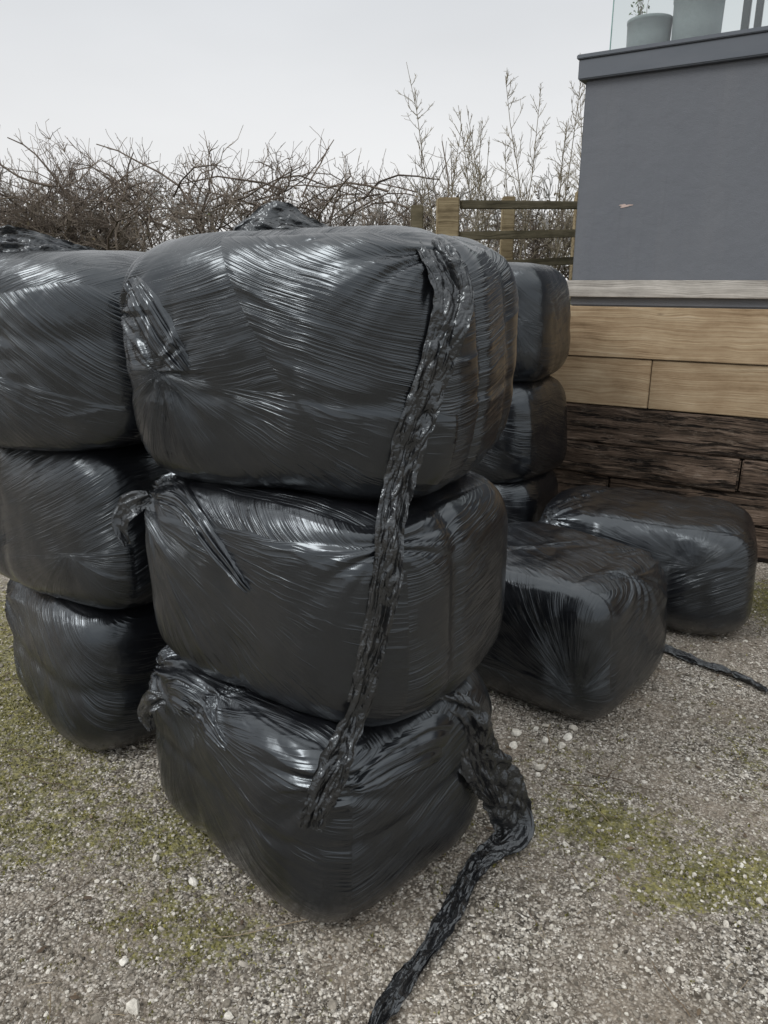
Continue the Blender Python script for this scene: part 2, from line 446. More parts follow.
# small torn ends sticking out at the left corners
ribbon('torn_end', [(-.545, 1.66, 1.02), (-.585, 1.64, 1.005), (-.61, 1.64, .96), (-.60, 1.64, .91)], [.03, .06, .05, .02], 81,
       up=(-.3, -1, .2), folds=1.2, amp=.007, n=120, k=20, parent=b_mid, twist=[.2, -.4, .4])
ribbon('torn_end', [(-.56, 1.67, .485), (-.60, 1.68, .47), (-.625, 1.70, .42), (-.61, 1.70, .37)], [.03, .055, .05, .02], 83,
       up=(-.3, -1, .2), folds=1.2, amp=.007, n=120, k=20, parent=b_bot, twist=[.2, -.4, .4])
# crests on top of bales
ribbon('film_crest', [(-.37, 1.86, 1.582), (-.31, 1.83, 1.618), (-.245, 1.82, 1.630), (-.18, 1.82, 1.615), (-.09, 1.85, 1.585)], [.03, .06, .075, .06, .03], 51,
       up=(0, -1, .3), folds=1.0, amp=.009, n=140, k=24, parent=b_top, twist=[0, .4, -.2, .3, 0])
ribbon('film_crest', [(-.33, 1.90, 1.586), (-.25, 1.88, 1.62), (-.17, 1.87, 1.618), (-.10, 1.90, 1.586)], [.03, .07, .05, .03], 52,
       up=(.2, -1, .5), folds=1.0, amp=.009, n=140, k=24, parent=b_top, twist=[0, -.4, .5, 0])
ribbon('film_crest', [(-1.36, 2.32, 1.560), (-1.2, 2.28, 1.592), (-1.08, 2.26, 1.605), (-.95, 2.28, 1.588), (-.82, 2.34, 1.556)], [.03, .08, .08, .08, .03], 57,
       up=(0, -1, .6), folds=1.5, amp=.011, n=180, k=24, parent=bales[5], twist=[0, .4, -.3, .4, 0])
# film on the ground bales
ribbon('film_edge', [(.96, 2.60, .47), (1.01, 2.62, .40), (1.030, 2.65, .30), (1.03, 2.68, .20)], [.04, .06, .05, .02], 63,
       up=[(.6, -.8, .4), (1, -.6, 0)], folds=1.2, amp=.010, n=200, k=20, parent=bA, twist=[0, .5, -.4])
ribbon('ground_tail', [(1.10, 2.92, .02), (1.20, 2.84, .014), (1.27, 2.74, .012), (1.35, 2.66, .012), (1.42, 2.57, .012), (1.45, 2.49, .012)], [.03, .05, .05, .045, .04, .02], 71,
       up=(0, 0, 1), folds=2, amp=.008, n=200, k=20, parent=bB, floor=0)

# ------------------------------------------------------------------ ground
def axis(lo, hi, step, far):
    a = list(np.arange(lo, hi+1e-6, step)); s = step; v = hi
    while v < far: s *= 1.35; v += s; a.append(v)
    s = step; v = lo; pre = []
    while v > -far: s *= 1.35; v -= s; pre.append(v)
    return np.array(pre[::-1]+a)
gx = axis(-2.2, 2.6, .018, 250); gy = axis(.6, 4.8, .018, 250)
GX, GY = np.meshgrid(gx, gy, indexing='ij')
def gheight(x, y):
    near = np.exp(-((x/9)**2+((y-2)/9)**2))
    return near*(.010*perlin(x*1.3+3, y*1.3)+.006*perlin(x*4, y*4+2)+.0035*perlin(x*13, y*13)+.0025*perlin(x*30, y*30, 2))-.004
GZ = gheight(GX, GY)
moss = np.zeros_like(GX)
for (mx, my, rx, ry, st) in [(-1.4, 2.5, .40, .50, .80), (-.85, 1.72, .30, .20, .62), (-1.02, 2.0, .3, .2, .6), (.67, 1.78, .24, .14, .66), (.80, 1.53, .22, .10, .85),
        (.98, 1.62, .2, .11, .75), (1.95, 3.35, .35, .3, .7), (.62, 2.2, .3, .2, .38), (-.35, 1.40, .25, .12, .42), (-.6, 1.45, .2, .12, .42), (1.3, 2.2, .4, .25, .35), (-1.9, 3.2, .6, .5, .7), (-.55, 1.75, .14, .16, .5)]:
    moss += st*np.exp(-(((GX-mx)/rx)**2+((GY-my)/ry)**2))
moss = np.clip(moss+.45*perlin(GX*1.9, GY*1.9, 9)+.06, 0, 1)
V = np.stack([GX, GY, GZ], -1).reshape(-1, 3)
nx_, ny_ = GX.shape
q = np.arange(nx_*ny_).reshape(nx_, ny_)
F = np.stack([q[:-1, :-1], q[1:, :-1], q[1:, 1:], q[:-1, 1:]], -1).reshape(-1, 4)

m = M('gravel')
P = m.pos()
v1 = m.voro(P, 125.0); v2 = m.voro(P, 62.0); v3 = m.voro(P, 270.0)
r1 = m.sep(v1.outputs['Color']); r2 = m.sep(v2.outputs['Color']); r3 = m.sep(v3.outputs['Color'])
gcols = [(0, (.055, .047, .038)), (.28, (.175, .155, .128)), (.60, (.36, .33, .285)), (.84, (.58, .545, .485)), (1, (.84, .81, .75))]
c1 = m.ramp(r1[0], gcols); c2 = m.ramp(r2[1], gcols); c3 = m.ramp(r3[0], gcols)
c = m.mix(m.math('GREATER_THAN', r2[0], .70), c1, c2)
c = m.mix(m.math('GREATER_THAN', r1[2], .55), c, c3)
gap = m.ramp(v1.outputs['Distance'], [(.35, 1.0), (.75, .45)])
c = m.mix(1.0, c, gap, 'MULTIPLY')
soil = m.ramp(m.noise(P, 2.6, 6, .68), [(.42, 0.0), (.64, .72)])
c = m.mix(soil, c, m.mix(m.noise(P, 130.0, 3, .65), (.080, .064, .048), (.38, .325, .26)))
c = m.mix(1.0, c, m.ramp(m.noise(P, 1.2, 4, .6), [(.3, .82), (.7, 1.2)]), 'MULTIPLY')
mo = m.attr('moss', 'Fac')
mn = m.math('ADD', m.math('MULTIPLY', m.noise(P, 19.0, 5, .75), 1.15), m.math('MULTIPLY', m.noise(P, 95.0, 2, .6), .75))
mm = m.math('SUBTRACT', m.math('ADD', mn, m.math('MULTIPLY', mo, .52)), 1.18)
mm = m.math('MULTIPLY', mm, 6.0, clamp=True)
mcol = m.ramp(m.noise(P, 50.0, 3, .7), [(.3, (.050, .048, .018)), (.5, (.135, .130, .042)), (.72, (.31, .285, .085))])
c = m.mix(m.math('MULTIPLY', mm, .80), c, mcol)
d1 = m.math('MULTIPLY', m.math('SUBTRACT', .6, v1.outputs['Distance']), .005)
d2 = m.math('MULTIPLY', m.math('SUBTRACT', .6, v2.outputs['Distance']), .007)
hh = m.math('ADD', m.math('ADD', d1, d2), m.math('MULTIPLY', m.noise(P, 240.0, 2), .002))
GRAVEL = m.fin(c, .92, .25, m.bump(hh, 1.0, .9))
mesh_np('ground', V, F, GRAVEL, True, dict(moss=moss.ravel()))

# pebbles
ico_v = []
t = (1+5**.5)/2
for a_ in (-1, 1):
    for b_ in (-t, t):
        ico_v += [(a_, b_, 0), (0, a_, b_), (b_, 0, a_)]
ico_v = np.array(ico_v, float); ico_v /= np.linalg.norm(ico_v[0])
bm = bmesh.new()
for v in ico_v: bm.verts.new(v)
bmesh.ops.convex_hull(bm, input=bm.verts); bm.verts.index_update()
ico_f = np.array([[v.index for v in f.verts] for f in bm.faces]); bm.free()
bm = bmesh.new(); bmesh.ops.create_icosphere(bm, subdivisions=2, radius=1)
ic2_v = np.array([v.co[:] for v in bm.verts]); ic2_f = np.array([[v.index for v in f.verts] for f in bm.faces]); bm.free()

def stones(name, xs, ys, sizes, vals, mat, hi=False):
    bv, bf = (ic2_v, ic2_f) if hi else (ico_v, ico_f)
    n = len(xs); k = len(bv)
    rs = np.random.RandomState(len(xs))
    A = rs.uniform(0, 6.28, n); sx = rs.uniform(.7, 1.25, n); sy = rs.uniform(.55, 1.0, n); sz = rs.uniform(.4, .8, n)
    Pv = np.tile(bv, (n, 1, 1))
    if hi:
        for c_ in range(9):
            nn = rs.normal(0, 1, (n, 1, 3)); nn /= np.linalg.norm(nn, axis=2, keepdims=True)
            dd = rs.uniform(.45, .8, (n, 1))
            pr = (Pv*nn).sum(2); ex = np.maximum(pr-dd, 0)
            Pv = Pv-nn*ex[..., None]
        Pv = Pv*(1+rs.uniform(-.03, .03, (n, k, 1)))*1.15
    else:
        Pv = Pv*(1+rs.uniform(-.24, .24, (n, k, 1)))
    Pv[..., 0] *= sx[:, None]; Pv[..., 1] *= sy[:, None]; Pv[..., 2] *= sz[:, None]
    tl = rs.uniform(-.5, .5, n)
    x_, z_ = Pv[..., 0].copy(), Pv[..., 2].copy()
    Pv[..., 0] = x_*np.cos(tl)[:, None]-z_*np.sin(tl)[:, None]; Pv[..., 2] = x_*np.sin(tl)[:, None]+z_*np.cos(tl)[:, None]
    x_, y_ = Pv[..., 0].copy(), Pv[..., 1].copy()
    Pv[..., 0] = x_*np.cos(A)[:, None]-y_*np.sin(A)[:, None]; Pv[..., 1] = x_*np.sin(A)[:, None]+y_*np.cos(A)[:, None]
    Pv *= sizes[:, None, None]*.5
    Pv[..., 0] += xs[:, None]; Pv[..., 1] += ys[:, None]; Pv[..., 2] += (gheight(xs, ys)+sizes*.10)[:, None]
    Ff = (bf[None]+np.arange(n)[:, None, None]*k).reshape(-1, 3)
    return mesh_np(name, Pv.reshape(-1, 3), Ff, mat, False, dict(val=np.repeat(vals, k)))
m = M('stone')
va = m.attr('val', 'Fac')
cc_ = m.ramp(va, [(0, (.06, .052, .043)), (.3, (.18, .16, .13)), (.55, (.33, .30, .255)), (.8, (.53, .50, .44)), (.93, (.70, .67, .60)), (1, (.78, .76, .70))])
cc_ = m.mix(1.0, cc_, m.ramp(m.noise(m.pos(), 90.0, 4, .65), [(.3, .6), (.65, 1.1)]), 'MULTIPLY')
STONE = m.fin(cc_, .88, .3, m.bump(m.noise(m.pos(), 200.0, 3), .003, .6))
n = 75000
rs = np.random.RandomState(3)
yy = .75+ (rs.uniform(0, 1, n)**1.25)*3.6
xx = rs.uniform(-.62, .62, n)*(yy+.35)
clump = perlin(xx*2.5, yy*2.5, 4)+.5*perlin(xx*8, yy*8, 1)
keep = rs.uniform(-.7, .7, n) < clump+.25
xx, yy = xx[keep], yy[keep]
sz = .003+.011*rs.uniform(0, 1, len(xx))**2.8
stones('gravel_stones', xx, yy, sz, rs.beta(1.7, 1.5, len(xx)), STONE)
n = 560
yy = .8+rs.uniform(0, 1, n)**1.1*3.2; xx = rs.uniform(-.6, .6, n)*(yy+.3)
sz = .009+.018*rs.uniform(0, 1, n)**2.5
fx = np.array([-.54, -.60, .55, .60, .50, .46, .57, .63, -.50, -.62, -.33, 1.35, .22, .30, 1.0, -.84, .49, .53, .66, .44])
fy = np.array([1.22, 1.33, 2.20, 2.16, 2.05, 2.24, 2.28, 2.21, 1.57, 1.66, 1.20, 3.0, 1.95, 2.05, 2.1, 1.45, 2.02, 2.26, 2.26, 2.17])
fs = np.array([.036, .028, .038, .050, .055, .038, .030, .032, .034, .028, .026, .03, .035, .025, .02, .02, .03, .025, .034, .032])
xx = np.concatenate([xx, fx]); yy = np.concatenate([yy, fy]); sz = np.concatenate([sz, fs])
vl = np.concatenate([rs.uniform(.3, 1.0, n), rs.uniform(.80, 1, len(fx))])
stones('loose_stones', xx, yy, sz, vl, STONE, hi=True)

# moss tufts
def moss_at(x, y):
    i = np.clip(np.searchsorted(gx, x), 0, len(gx)-1); j = np.clip(np.searchsorted(gy, y), 0, len(gy)-1)
    return moss[i, j]
n = 120000
yy = .9+rs.uniform(0, 1, n)*3.0; xx = rs.uniform(-.62, .62, n)*(yy+.35)
cl = perlin(xx*17, yy*17, 6)+.6*perlin(xx*45, yy*45, 2)
keep = cl+moss_at(xx, yy)*.9 > .68
xx, yy = xx[keep], yy[keep]; k_ = len(xx)
hh_ = rs.uniform(.003, .009, k_); an = rs.uniform(0, 6.28, k_); ww_ = rs.uniform(.0015, .004, k_)
zz = gheight(xx, yy)
lx, ly = rs.uniform(-.6, .6, k_)*hh_, rs.uniform(-.6, .6, k_)*hh_
v0 = np.stack([xx-np.cos(an)*ww_, yy-np.sin(an)*ww_, zz], 1); v1_ = np.stack([xx+np.cos(an)*ww_, yy+np.sin(an)*ww_, zz], 1)
v2_ = np.stack([xx+lx, yy+ly, zz+hh_], 1)
V = np.stack([v0, v1_, v2_], 1).reshape(-1, 3)
m = M('moss')
mc = m.ramp(m.attr('val', 'Fac'), [(0, (.06, .058, .02)), (.5, (.145, .14, .042)), (1, (.31, .285, .085))])
MOSS = m.fin(mc, .9, .2)
mesh_np('moss', V, np.arange(len(V)).reshape(-1, 3), MOSS, False, dict(val=np.repeat(rs.uniform(0, 1, k_), 3)))

# ------------------------------------------------------------------ tubes (twigs)
def tubes(name, polys, rads, mat, sides=3, vals=None, parent=None):
    Pn = np.asarray(polys, float); R = np.asarray(rads, float)
    n, k, _ = Pn.shape
    T = np.gradient(Pn, axis=1); T /= (np.linalg.norm(T, axis=2, keepdims=True)+1e-9)
    ref = np.where(np.abs(T[..., 2:3]) > .9, np.array([1., 0, 0]), np.array([0, 0, 1.]))
    A = np.cross(T, ref); A /= (np.linalg.norm(A, axis=2, keepdims=True)+1e-9)
    B = np.cross(T, A)
    an = np.arange(sides)/sides*2*math.pi
    V = Pn[:, :, None, :]+R[:, :, None, None]*(A[:, :, None, :]*np.cos(an)[None, None, :, None]+B[:, :, None, :]*np.sin(an)[None, None, :, None])
    q = np.arange(n*k*sides).reshape(n, k, sides)
    q2 = np.roll(q, -1, axis=2)
    F = np.stack([q[:, :-1], q[:, 1:], q2[:, 1:], q2[:, :-1]], -1).reshape(-1, 4)
    at = None
    if vals is not None: at = dict(val=np.repeat(np.asarray(vals, float), k*sides))
    return mesh_np(name, V.reshape(-1, 3), F, mat, True, at, parent)

def walk(start, d, length, wob, up, rs, k=6):
    P = np.zeros((k, 3)); P[0] = start; d = np.array(d, float); d /= np.linalg.norm(d)
    st = length/(k-1); W = rs.normal(0, wob, (k, 3)); W[:, 2] += up
    for i in range(1, k):
        d = d+W[i]; d /= math.sqrt(d[0]*d[0]+d[1]*d[1]+d[2]*d[2])
        P[i] = P[i-1]+d*st
    return P

# litter on ground
POL, RAD, VAL = [], [], []
for i in range(800):
    y = .85+rs.uniform(0, 1)**1.2*3.2; x = rs.uniform(-.6, .6)*(y+.3)
    L_ = rs.uniform(.012, .06) if i > 22 else rs.uniform(.12, .28)
    a = rs.uniform(0, 6.28)
    w = walk((x, y, .004+rs.uniform(0, .004)), (math.cos(a), math.sin(a), 0), L_, .12, 0, rs)
    w[:, 2] = gheight(w[:, 0], w[:, 1])+.004+rs.uniform(0, .004)
    POL.append(w); RAD.append(np.linspace(1, .6, 6)*(rs.uniform(.0005, .0011) if i > 22 else rs.uniform(.0012, .002))); VAL.append(rs.uniform(0, 1))
for (p0, p1) in [((-1.25, 2.15), (-.98, 2.02)), ((.62, 2.02), (.92, 1.88)), ((.55, 1.95), (.75, 1.93)), ((-1.15, 2.0), (-.9, 1.93)), ((.7, 2.0), (.8, 2.08))]:
    t_ = np.linspace(0, 1, 6)[:, None]
    w = np.hstack([np.array(p0)*(1-t_)+np.array(p1)*t_, 0*t_]); w[:, :2] += rs.normal(0, .008, (6, 2)); w[:, 2] = .008
    POL.append(w); RAD.append(np.linspace(.0022, .001, 6)); VAL.append(.2)
m = M('twig_litter')
TW = m.fin(m.ramp(m.attr('val', 'Fac'), [(0, (.05, .035, .025)), (.5, (.16, .12, .08)), (1, (.40, .33, .22))]), .8, .3)
tubes('twig_litter', POL, RAD, TW, 4, VAL)
lv = []; lvv = []
for i in range(110):
    y = 1.2+rs.uniform(0, 1)*2.6; x = rs.uniform(-.6, .6)*(y+.3); s_ = rs.uniform(.006, .014); a = rs.uniform(0, 6.28)
    z0 = float(gheight(np.array(x), np.array(y)))+.004
    ring = [(1, 0, .1), (.3, .45, .3), (-.8, .3, .15), (-1, 0, .5), (-.3, -.45, .2), (.6, -.3, .4)]
    for (px, py, pz) in ring:
        lv.append((x+s_*(px*math.cos(a)-py*math.sin(a)), y+s_*(px*math.sin(a)+py*math.cos(a)), z0+pz*s_*.6))
    lvv += [rs.uniform(.1, .8)]*6
mesh_np('dead_leaves', np.array(lv), np.arange(len(lv)).reshape(-1, 6), TW, False, dict(val=np.array(lvv)))

# ------------------------------------------------------------------ wood materials
def wood(name, ramp_, gscale=1.0, dark=0.0, bumpd=.004, knots=True, contrast=1.0):
    m = M(name); P = m.obj()
    rnd = m.n('ShaderNodeObjectInfo').outputs['Random']
    x, y, z = m.sep(P)
    off = m.math('MULTIPLY', rnd, 30.0)
    kv = m.comb(m.math('ADD', m.math('MULTIPLY', x, 3.0), off), 0.0, m.math('MULTIPLY', z, 8.0))
    kn = m.voro(kv, 1.0)
    bend = m.ramp(kn.outputs['Distance'], [(.0, 1.0), (.45, 0.0)])
    wz = m.math('ADD', z, m.math('MULTIPLY', m.math('SUBTRACT', m.noise(P, 2.5, 2), .5), .06))
    wz = m.math('ADD', wz, m.math('MULTIPLY', bend, .018 if knots else 0.0))
    v = m.comb(m.math('ADD', m.math('MULTIPLY', x, .8), off), m.math('MULTIPLY', y, 30.0), m.math('MULTIPLY', wz, 46.0*gscale))
    g1 = m.noise(v, 1.0, 4, .65)
    v2 = m.comb(m.math('ADD', m.math('MULTIPLY', x, 3.0), off), m.math('MULTIPLY', y, 90.0), m.math('MULTIPLY', wz, 200.0*gscale))
    g2 = m.noise(v2, 1.0, 2, .6)
    blot = m.noise(m.comb(m.math('ADD', x, off), y, m.math('MULTIPLY', z, 2.0)), 4.0, 5, .65)
    def cen(s_, k): return m.math('MULTIPLY', m.math('SUBTRACT', s_, .5), k*contrast)
    f = m.math('ADD', .52, m.math('ADD', cen(g1, .9), m.math('ADD', cen(g2, .5), cen(blot, .8))))
    c = m.ramp(f, ramp_)
    if knots:
        kd = m.ramp(kn.outputs['Distance'], [(.035, 1.0), (.09, 0.0)])
        c = m.mix(m.math('MULTIPLY', kd, .7), c, (.07, .04, .02))
    c = m.mix(1.0, c, m.ramp(m.math('ADD', rnd, 0.0), [(0, .80), (1, 1.12)]), 'MULTIPLY')
    h = m.math('ADD', g1, m.math('MULTIPLY', g2, .5))
    if dark:
        crack = m.ramp(m.noise(m.comb(m.math('ADD', m.math('MULTIPLY', x, 2.2), off), m.math('MULTIPLY', y, 20.0), m.math('MULTIPLY', wz, 30.0)), 1.0, 4, .75), [(.41, 0.0), (.46, 1.0)])
        c = m.mix(1.0, c, m.mix(crack, (.13, .12, .11), (1, 1, 1)), 'MULTIPLY')
        h = m.math('ADD', h, m.math('MULTIPLY', crack, 1.3))
        pale = m.ramp(m.noise(m.mapping(P, (1, 1, 2.5)), 11.0, 5, .78), [(.55, 0.0), (.70, .55)])
        c = m.mix(pale, c, (.25, .205, .165))
    return m.fin(c, .85, .25, m.bump(h, bumpd, 1.0))
NEWW = wood('new_timber', [(.22, (.15, .098, .054)), (.45, (.31, .222, .135)), (.6, (.40, .305, .195)), (.8, (.50, .405, .285))], bumpd=.003, contrast=.8)
PALEW = wood('weathered_plank', [(.3, (.20, .185, .17)), (.5, (.36, .34, .31)), (.75, (.52, .495, .455))], knots=False)
OLDW = wood('old_sleeper_wood', [(.25, (.020, .015, .011)), (.45, (.062, .044, .032)), (.6, (.120, .085, .062)), (.8, (.21, .16, .125))], dark=1, bumpd=.014)
FENW = wood('fence_wood', [(.3, (.13, .10, .06)), (.5, (.24, .19, .115)), (.75, (.36, .30, .19))])
DFEN = wood('dark_fence_wood', [(.3, (.08, .07, .045)), (.5, (.15, .13, .085)), (.75, (.24, .21, .145))])

def beam(name, parent, x0, x1, y0, y1, z0, z1, mat, bev=.008, rough=0.0, seed=0):
    L, D, Hh = x1-x0, y1-y0, z1-z0
    bm = bmesh.new(); bmesh.ops.create_cube(bm, size=1)
    bmesh.ops.scale(bm, vec=(L, D, Hh), verts=bm.verts)
    bmesh.ops.bevel(bm, geom=list(bm.edges), offset=bev, segments=2, affect='EDGES')
    if rough:
        nseg = max(2, int(L/.05))
        for i in range(1, nseg):
            xx_ = -L/2+L*i/nseg
            bmesh.ops.bisect_plane(bm, geom=bm.verts[:]+bm.edges[:]+bm.faces[:], plane_co=(xx_, 0, 0), plane_no=(1, 0, 0))
        for zf in (-.25, 0, .25):
            bmesh.ops.bisect_plane(bm, geom=bm.verts[:]+bm.edges[:]+bm.faces[:], plane_co=(0, 0, zf*Hh), plane_no=(0, 0, 1))
        co = np.array([v.co[:] for v in bm.verts])
        d1 = perlin(co[:, 0]*6+seed, co[:, 1]*8, co[:, 2]*14); d2 = perlin(co[:, 0]*5+seed, co[:, 1]*8+5, co[:, 2]*5)
        for v, a, b in zip(bm.verts, d1, d2):
            v.co.y += rough*a; v.co.z += rough*.5*b
    me = bpy.data.meshes.new(name); bm.to_mesh(me); bm.free(); me.materials.append(mat)
    me.polygons.foreach_set('use_smooth', [False]*len(me.polygons))
    ob = bpy.data.objects.new(name, me); COL.objects.link(ob)
    ob.location = ((x0+x1)/2, (y0+y1)/2, (z0+z1)/2); ob.parent = parent
    return ob

WR = math.atan2(-.523, .852)
WL = (1.11, 4.62, 0)
rw = empty('retaining_wall', WL, WR)
rows = [(.0, .185, -.115), (.190, .372, -.10), (.376, .562, -.11), (.567, .788, -.105)]
joints = [[-.55, .9, 3.2, 5.2], [-.55, .35, 2.7, 5.2], [-.55, 1.06, 3.4, 5.2], [-.55, 1.7, 4.1, 5.2]]
for r, ((z0, z1, fy_), js) in enumerate(zip(rows, joints)):
    for j in range(len(js)-1):
        beam('old_sleeper', rw, js[j]+.004, js[j+1]-.004, fy_+random.uniform(-.008, .008), .10, z0, z1, OLDW, .009, .014, r*10+j)
nr = [(.794, 1.068, -.10), (1.073, 1.352, -.106)]
nj = [[-.55, .53, 2.9, 5.2], [-.55, 2.0, 5.2]]
for r, ((z0, z1, fy_), js) in enumerate(zip(nr, nj)):
    for j in range(len(js)-1):
        beam('new_sleeper', rw, js[j]+.002, js[j+1]-.002, fy_+random.uniform(-.004, .004), .10, z0, z1, NEWW, .004, .002, r*13+j)
beam('plank', rw, -.02, 5.2, -.035, -.008, 1.405, 1.498, PALEW, .003, .002, 4)
p_end = np.array(WL[:2])+(-.55)*np.array([.852, -.523])
rw2 = empty('retaining_wall', (p_end[0], p_end[1], 0), math.radians(177))
for r, (z0, z1, mt) in enumerate([(.0, .22, OLDW), (.225, .445, OLDW), (.45, .67, OLDW), (.675, .895, NEWW), (.90, 1.12, NEWW), (1.125, 1.345, NEWW)]):
    x = .0
    for j in range(5):
        x1 = 1.2+2.4*j if r % 2 else 2.4*(j+1)
        beam('sleeper', rw2, x+.004, x1-.004, -.10, .10+random.uniform(-.006, .006), z0, z1, mt, .008, .012 if mt is OLDW else .002, 50+r*7+j)
        x = x1

# ------------------------------------------------------------------ building
m = M('grey_render'); P = m.obj()
c = m.mix(m.noise(P, 1.3, 5, .6), (.130, .140, .158), (.162, .172, .190))
c = m.mix(m.ramp(m.noise(m.mapping(P, (6, 6, .7)), 1.0, 4, .6), [(.5, 0.0), (.75, .30)]), c, (.19, .195, .205))
c = m.mix(m.ramp(m.noise(m.mapping(P, (22, 22, 1.2)), 1.0, 3, .6), [(.58, 0.0), (.8, .25)]), c, (.10, .105, .115))
h = m.math('ADD', m.math('MULTIPLY', m.noise(P, 240.0, 2, .6), .0018), m.math('MULTIPLY', m.noise(P, 14.0, 2), .004))
RENDER = m.fin(c, .9, .25, m.bump(h))
m = M('coping_metal'); P = m.obj()
c = m.mix(m.noise(m.mapping(P, (2, 2, 8)), 2.0, 4, .6), (.088, .102, .122), (.125, .138, .158))
COPE = m.fin(c, .5, .4, m.bump(m.noise(P, 3.0, 2), .004))
bd = empty('grey_building', WL, WR)
beam('walls', bd, 0, 6.0, 0, 6.0, 1.353, 2.545, RENDER, .008)
beam('foundation', bd, 0.02, 6.0, .102, 6.0, -.1, 1.352, RENDER, .004)
beam('coping', bd, -.035, 6.03, -.035, 6.03, 2.546, 2.645, COPE, .006)
beam('coping_cap', bd, -.045, 6.04, -.045, 6.04, 2.646, 2.668, COPE, .004)
m = M('plaster_chip'); CH = m.fin(m.mix(m.noise(m.obj(), 90.0, 4), (.42, .30, .26), (.62, .52, .48)), .9, .2)
ch = []
for i in range(22):
    a = i/22*6.28; rr_ = 1+.35*math.sin(a*3+1)+.2*math.sin(a*5)+random.uniform(-.15, .15)
    ch.append((.275+.030*rr_*math.cos(a), -.0025, 1.895+.008*rr_*math.sin(a)))
bm = bmesh.new(); f = bm.faces.new([bm.verts.new(v) for v in ch]); me = bpy.data.meshes.new('render_chip'); bm.to_mesh(me); bm.free(); me.materials.append(CH)
o = bpy.data.objects.new('render_chip', me); COL.objects.link(o); o.parent = bd
# roof terrace
m = M('balustrade_glass')
tr = m.n('ShaderNodeBsdfTransparent'); tr.inputs[0].default_value = (.93, .955, .95, 1)
gl = m.n('ShaderNodeBsdfGlossy'); gl.inputs['Roughness'].default_value = .02
mxs = m.n('ShaderNodeMixShader'); mxs.inputs[0].default_value = .07
m.nt.links.new(tr.outputs[0], mxs.inputs[1]); m.nt.links.new(gl.outputs[0], mxs.inputs[2]); m.nt.links.new(mxs.outputs[0], m.out.inputs[0])
GL = m.m
m = M('dark_metal'); DM = m.fin((.05, .055, .06), .4, .5)
m = M('glass_edge'); GE = m.fin((.22, .38, .35), .2, .5)
gb = empty('glass_balustrade', WL, WR)
beam('glass_panel', gb, .09, 1.35, .105, .117, 2.69, 3.72, GL, .002)
beam('glass_panel', gb, 1.37, 2.65, .105, .117, 2.69, 3.72, GL, .002)
beam('edge', gb, .086, .0895, .105, .117, 2.70, 3.72, GE, .0005)
beam('base_channel', gb, .05, 5.9, .09, .132, 2.669, 2.70, COPE, .003)
m = M('pot_glaze'); P = m.obj()
POT = m.fin(m.mix(m.noise(P, 14.0, 5, .6), (.22, .25, .26), (.30, .325, .33)), .7, .3, m.bump(m.noise(P, 60.0, 3), .002))
m = M('potting_soil'); SOIL = m.fin((.04, .03, .02), .95)
m = M('pot_leaves'); LEAF = m.fin(m.ramp(m.attr('val', 'Fac'), [(0, (.03, .06, .015)), (1, (.12, .18, .05))]), .6, .4)
def pot(s_, d_, r, hgt, plant=False):
    e = empty('plant_pot', (WL[0]+.852*s_+.523*d_, WL[1]-.523*s_+.852*d_, 2.669))
    prof = [(0, 0), (r*.93, 0), (r*.96, .006), (r*.98, hgt*.5), (r, hgt*.90), (r*1.02, hgt*.91), (r*1.03, hgt*.99), (r*1.01, hgt), (r*.93, hgt), (r*.92, hgt*.88)]
    ns = 48; V = []; F = []
    for (a, z) in prof:
        for i in range(ns): V.append((a*math.cos(i/ns*6.28319), a*math.sin(i/ns*6.28319), z))
    for j in range(len(prof)-1):
        for i in range(ns): F.append((j*ns+i, j*ns+(i+1) % ns, (j+1)*ns+(i+1) % ns, (j+1)*ns+i))
    mesh_np('pot', np.array(V), np.array(F), POT, True, parent=e)
    Vs = [(0, 0, hgt*.9)]+[(r*.925*math.cos(i/ns*6.28319), r*.925*math.sin(i/ns*6.28319), hgt*.89) for i in range(ns)]
    mesh_np('soil', np.array(Vs), np.array([(0, 1+i, 1+(i+1) % ns) for i in range(ns)]), SOIL, False, parent=e)
    if plant:
        V = []; vv = []
        for i in range(70):
            a = rs.uniform(0, 6.28); rr_ = rs.uniform(0, r*.45); z = hgt*.9+rs.uniform(.01, .14)*(1-rr_/r*.4)
            c0 = np.array([rr_*math.cos(a)-.06, rr_*math.sin(a), z]); d = rs.normal(0, 1, 3); d /= np.linalg.norm(d); e2 = np.cross(d, rs.normal(0, 1, 3)); e2 /= np.linalg.norm(e2)
            l_ = rs.uniform(.008, .016)
            V += [c0-d*l_, c0+e2*l_*.4, c0+d*l_, c0-e2*l_*.4]; vv += [rs.uniform(0, 1)]*4
        mesh_np('leaves', np.array(V), np.arange(len(V)).reshape(-1, 4), LEAF, False, dict(val=np.array(vv)), parent=e)
        st = [walk((rs.uniform(-.07, -.02), rs.uniform(-.04, .04), hgt*.88), (rs.uniform(-.3, .3), rs.uniform(-.4, .4), 1), .15, .1, 0, rs) for _ in range(7)]
        tubes('stems', st, [np.linspace(.002, .001, 6)]*7, TW, 4, [.3]*7, parent=e)
pot(.250, .27, .118, .195, True); pot(.50, .27, .128, .27)
rl = empty('roof_bench', (WL[0]+.852*1.0+.523*.6, WL[1]-.523*1.0+.852*.6, 2.669), WR)
for k_ in range(3):
    beam('slat', rl, -.35, 1.0, -.02+.13*k_, .06+.13*k_, .40, .42, DM, .004)
for k_ in range(4):
    beam('back_slat', rl, -.35, 1.0, .42, .44, .5+.09*k_, .545+.09*k_, DM, .004)
for xx_ in (-.33, .96):
    beam('leg', rl, xx_, xx_+.04, -.02, .02, 0, .40, DM, .004); beam('leg', rl, xx_, xx_+.04, .441, .48, 0, .86, DM, .004)

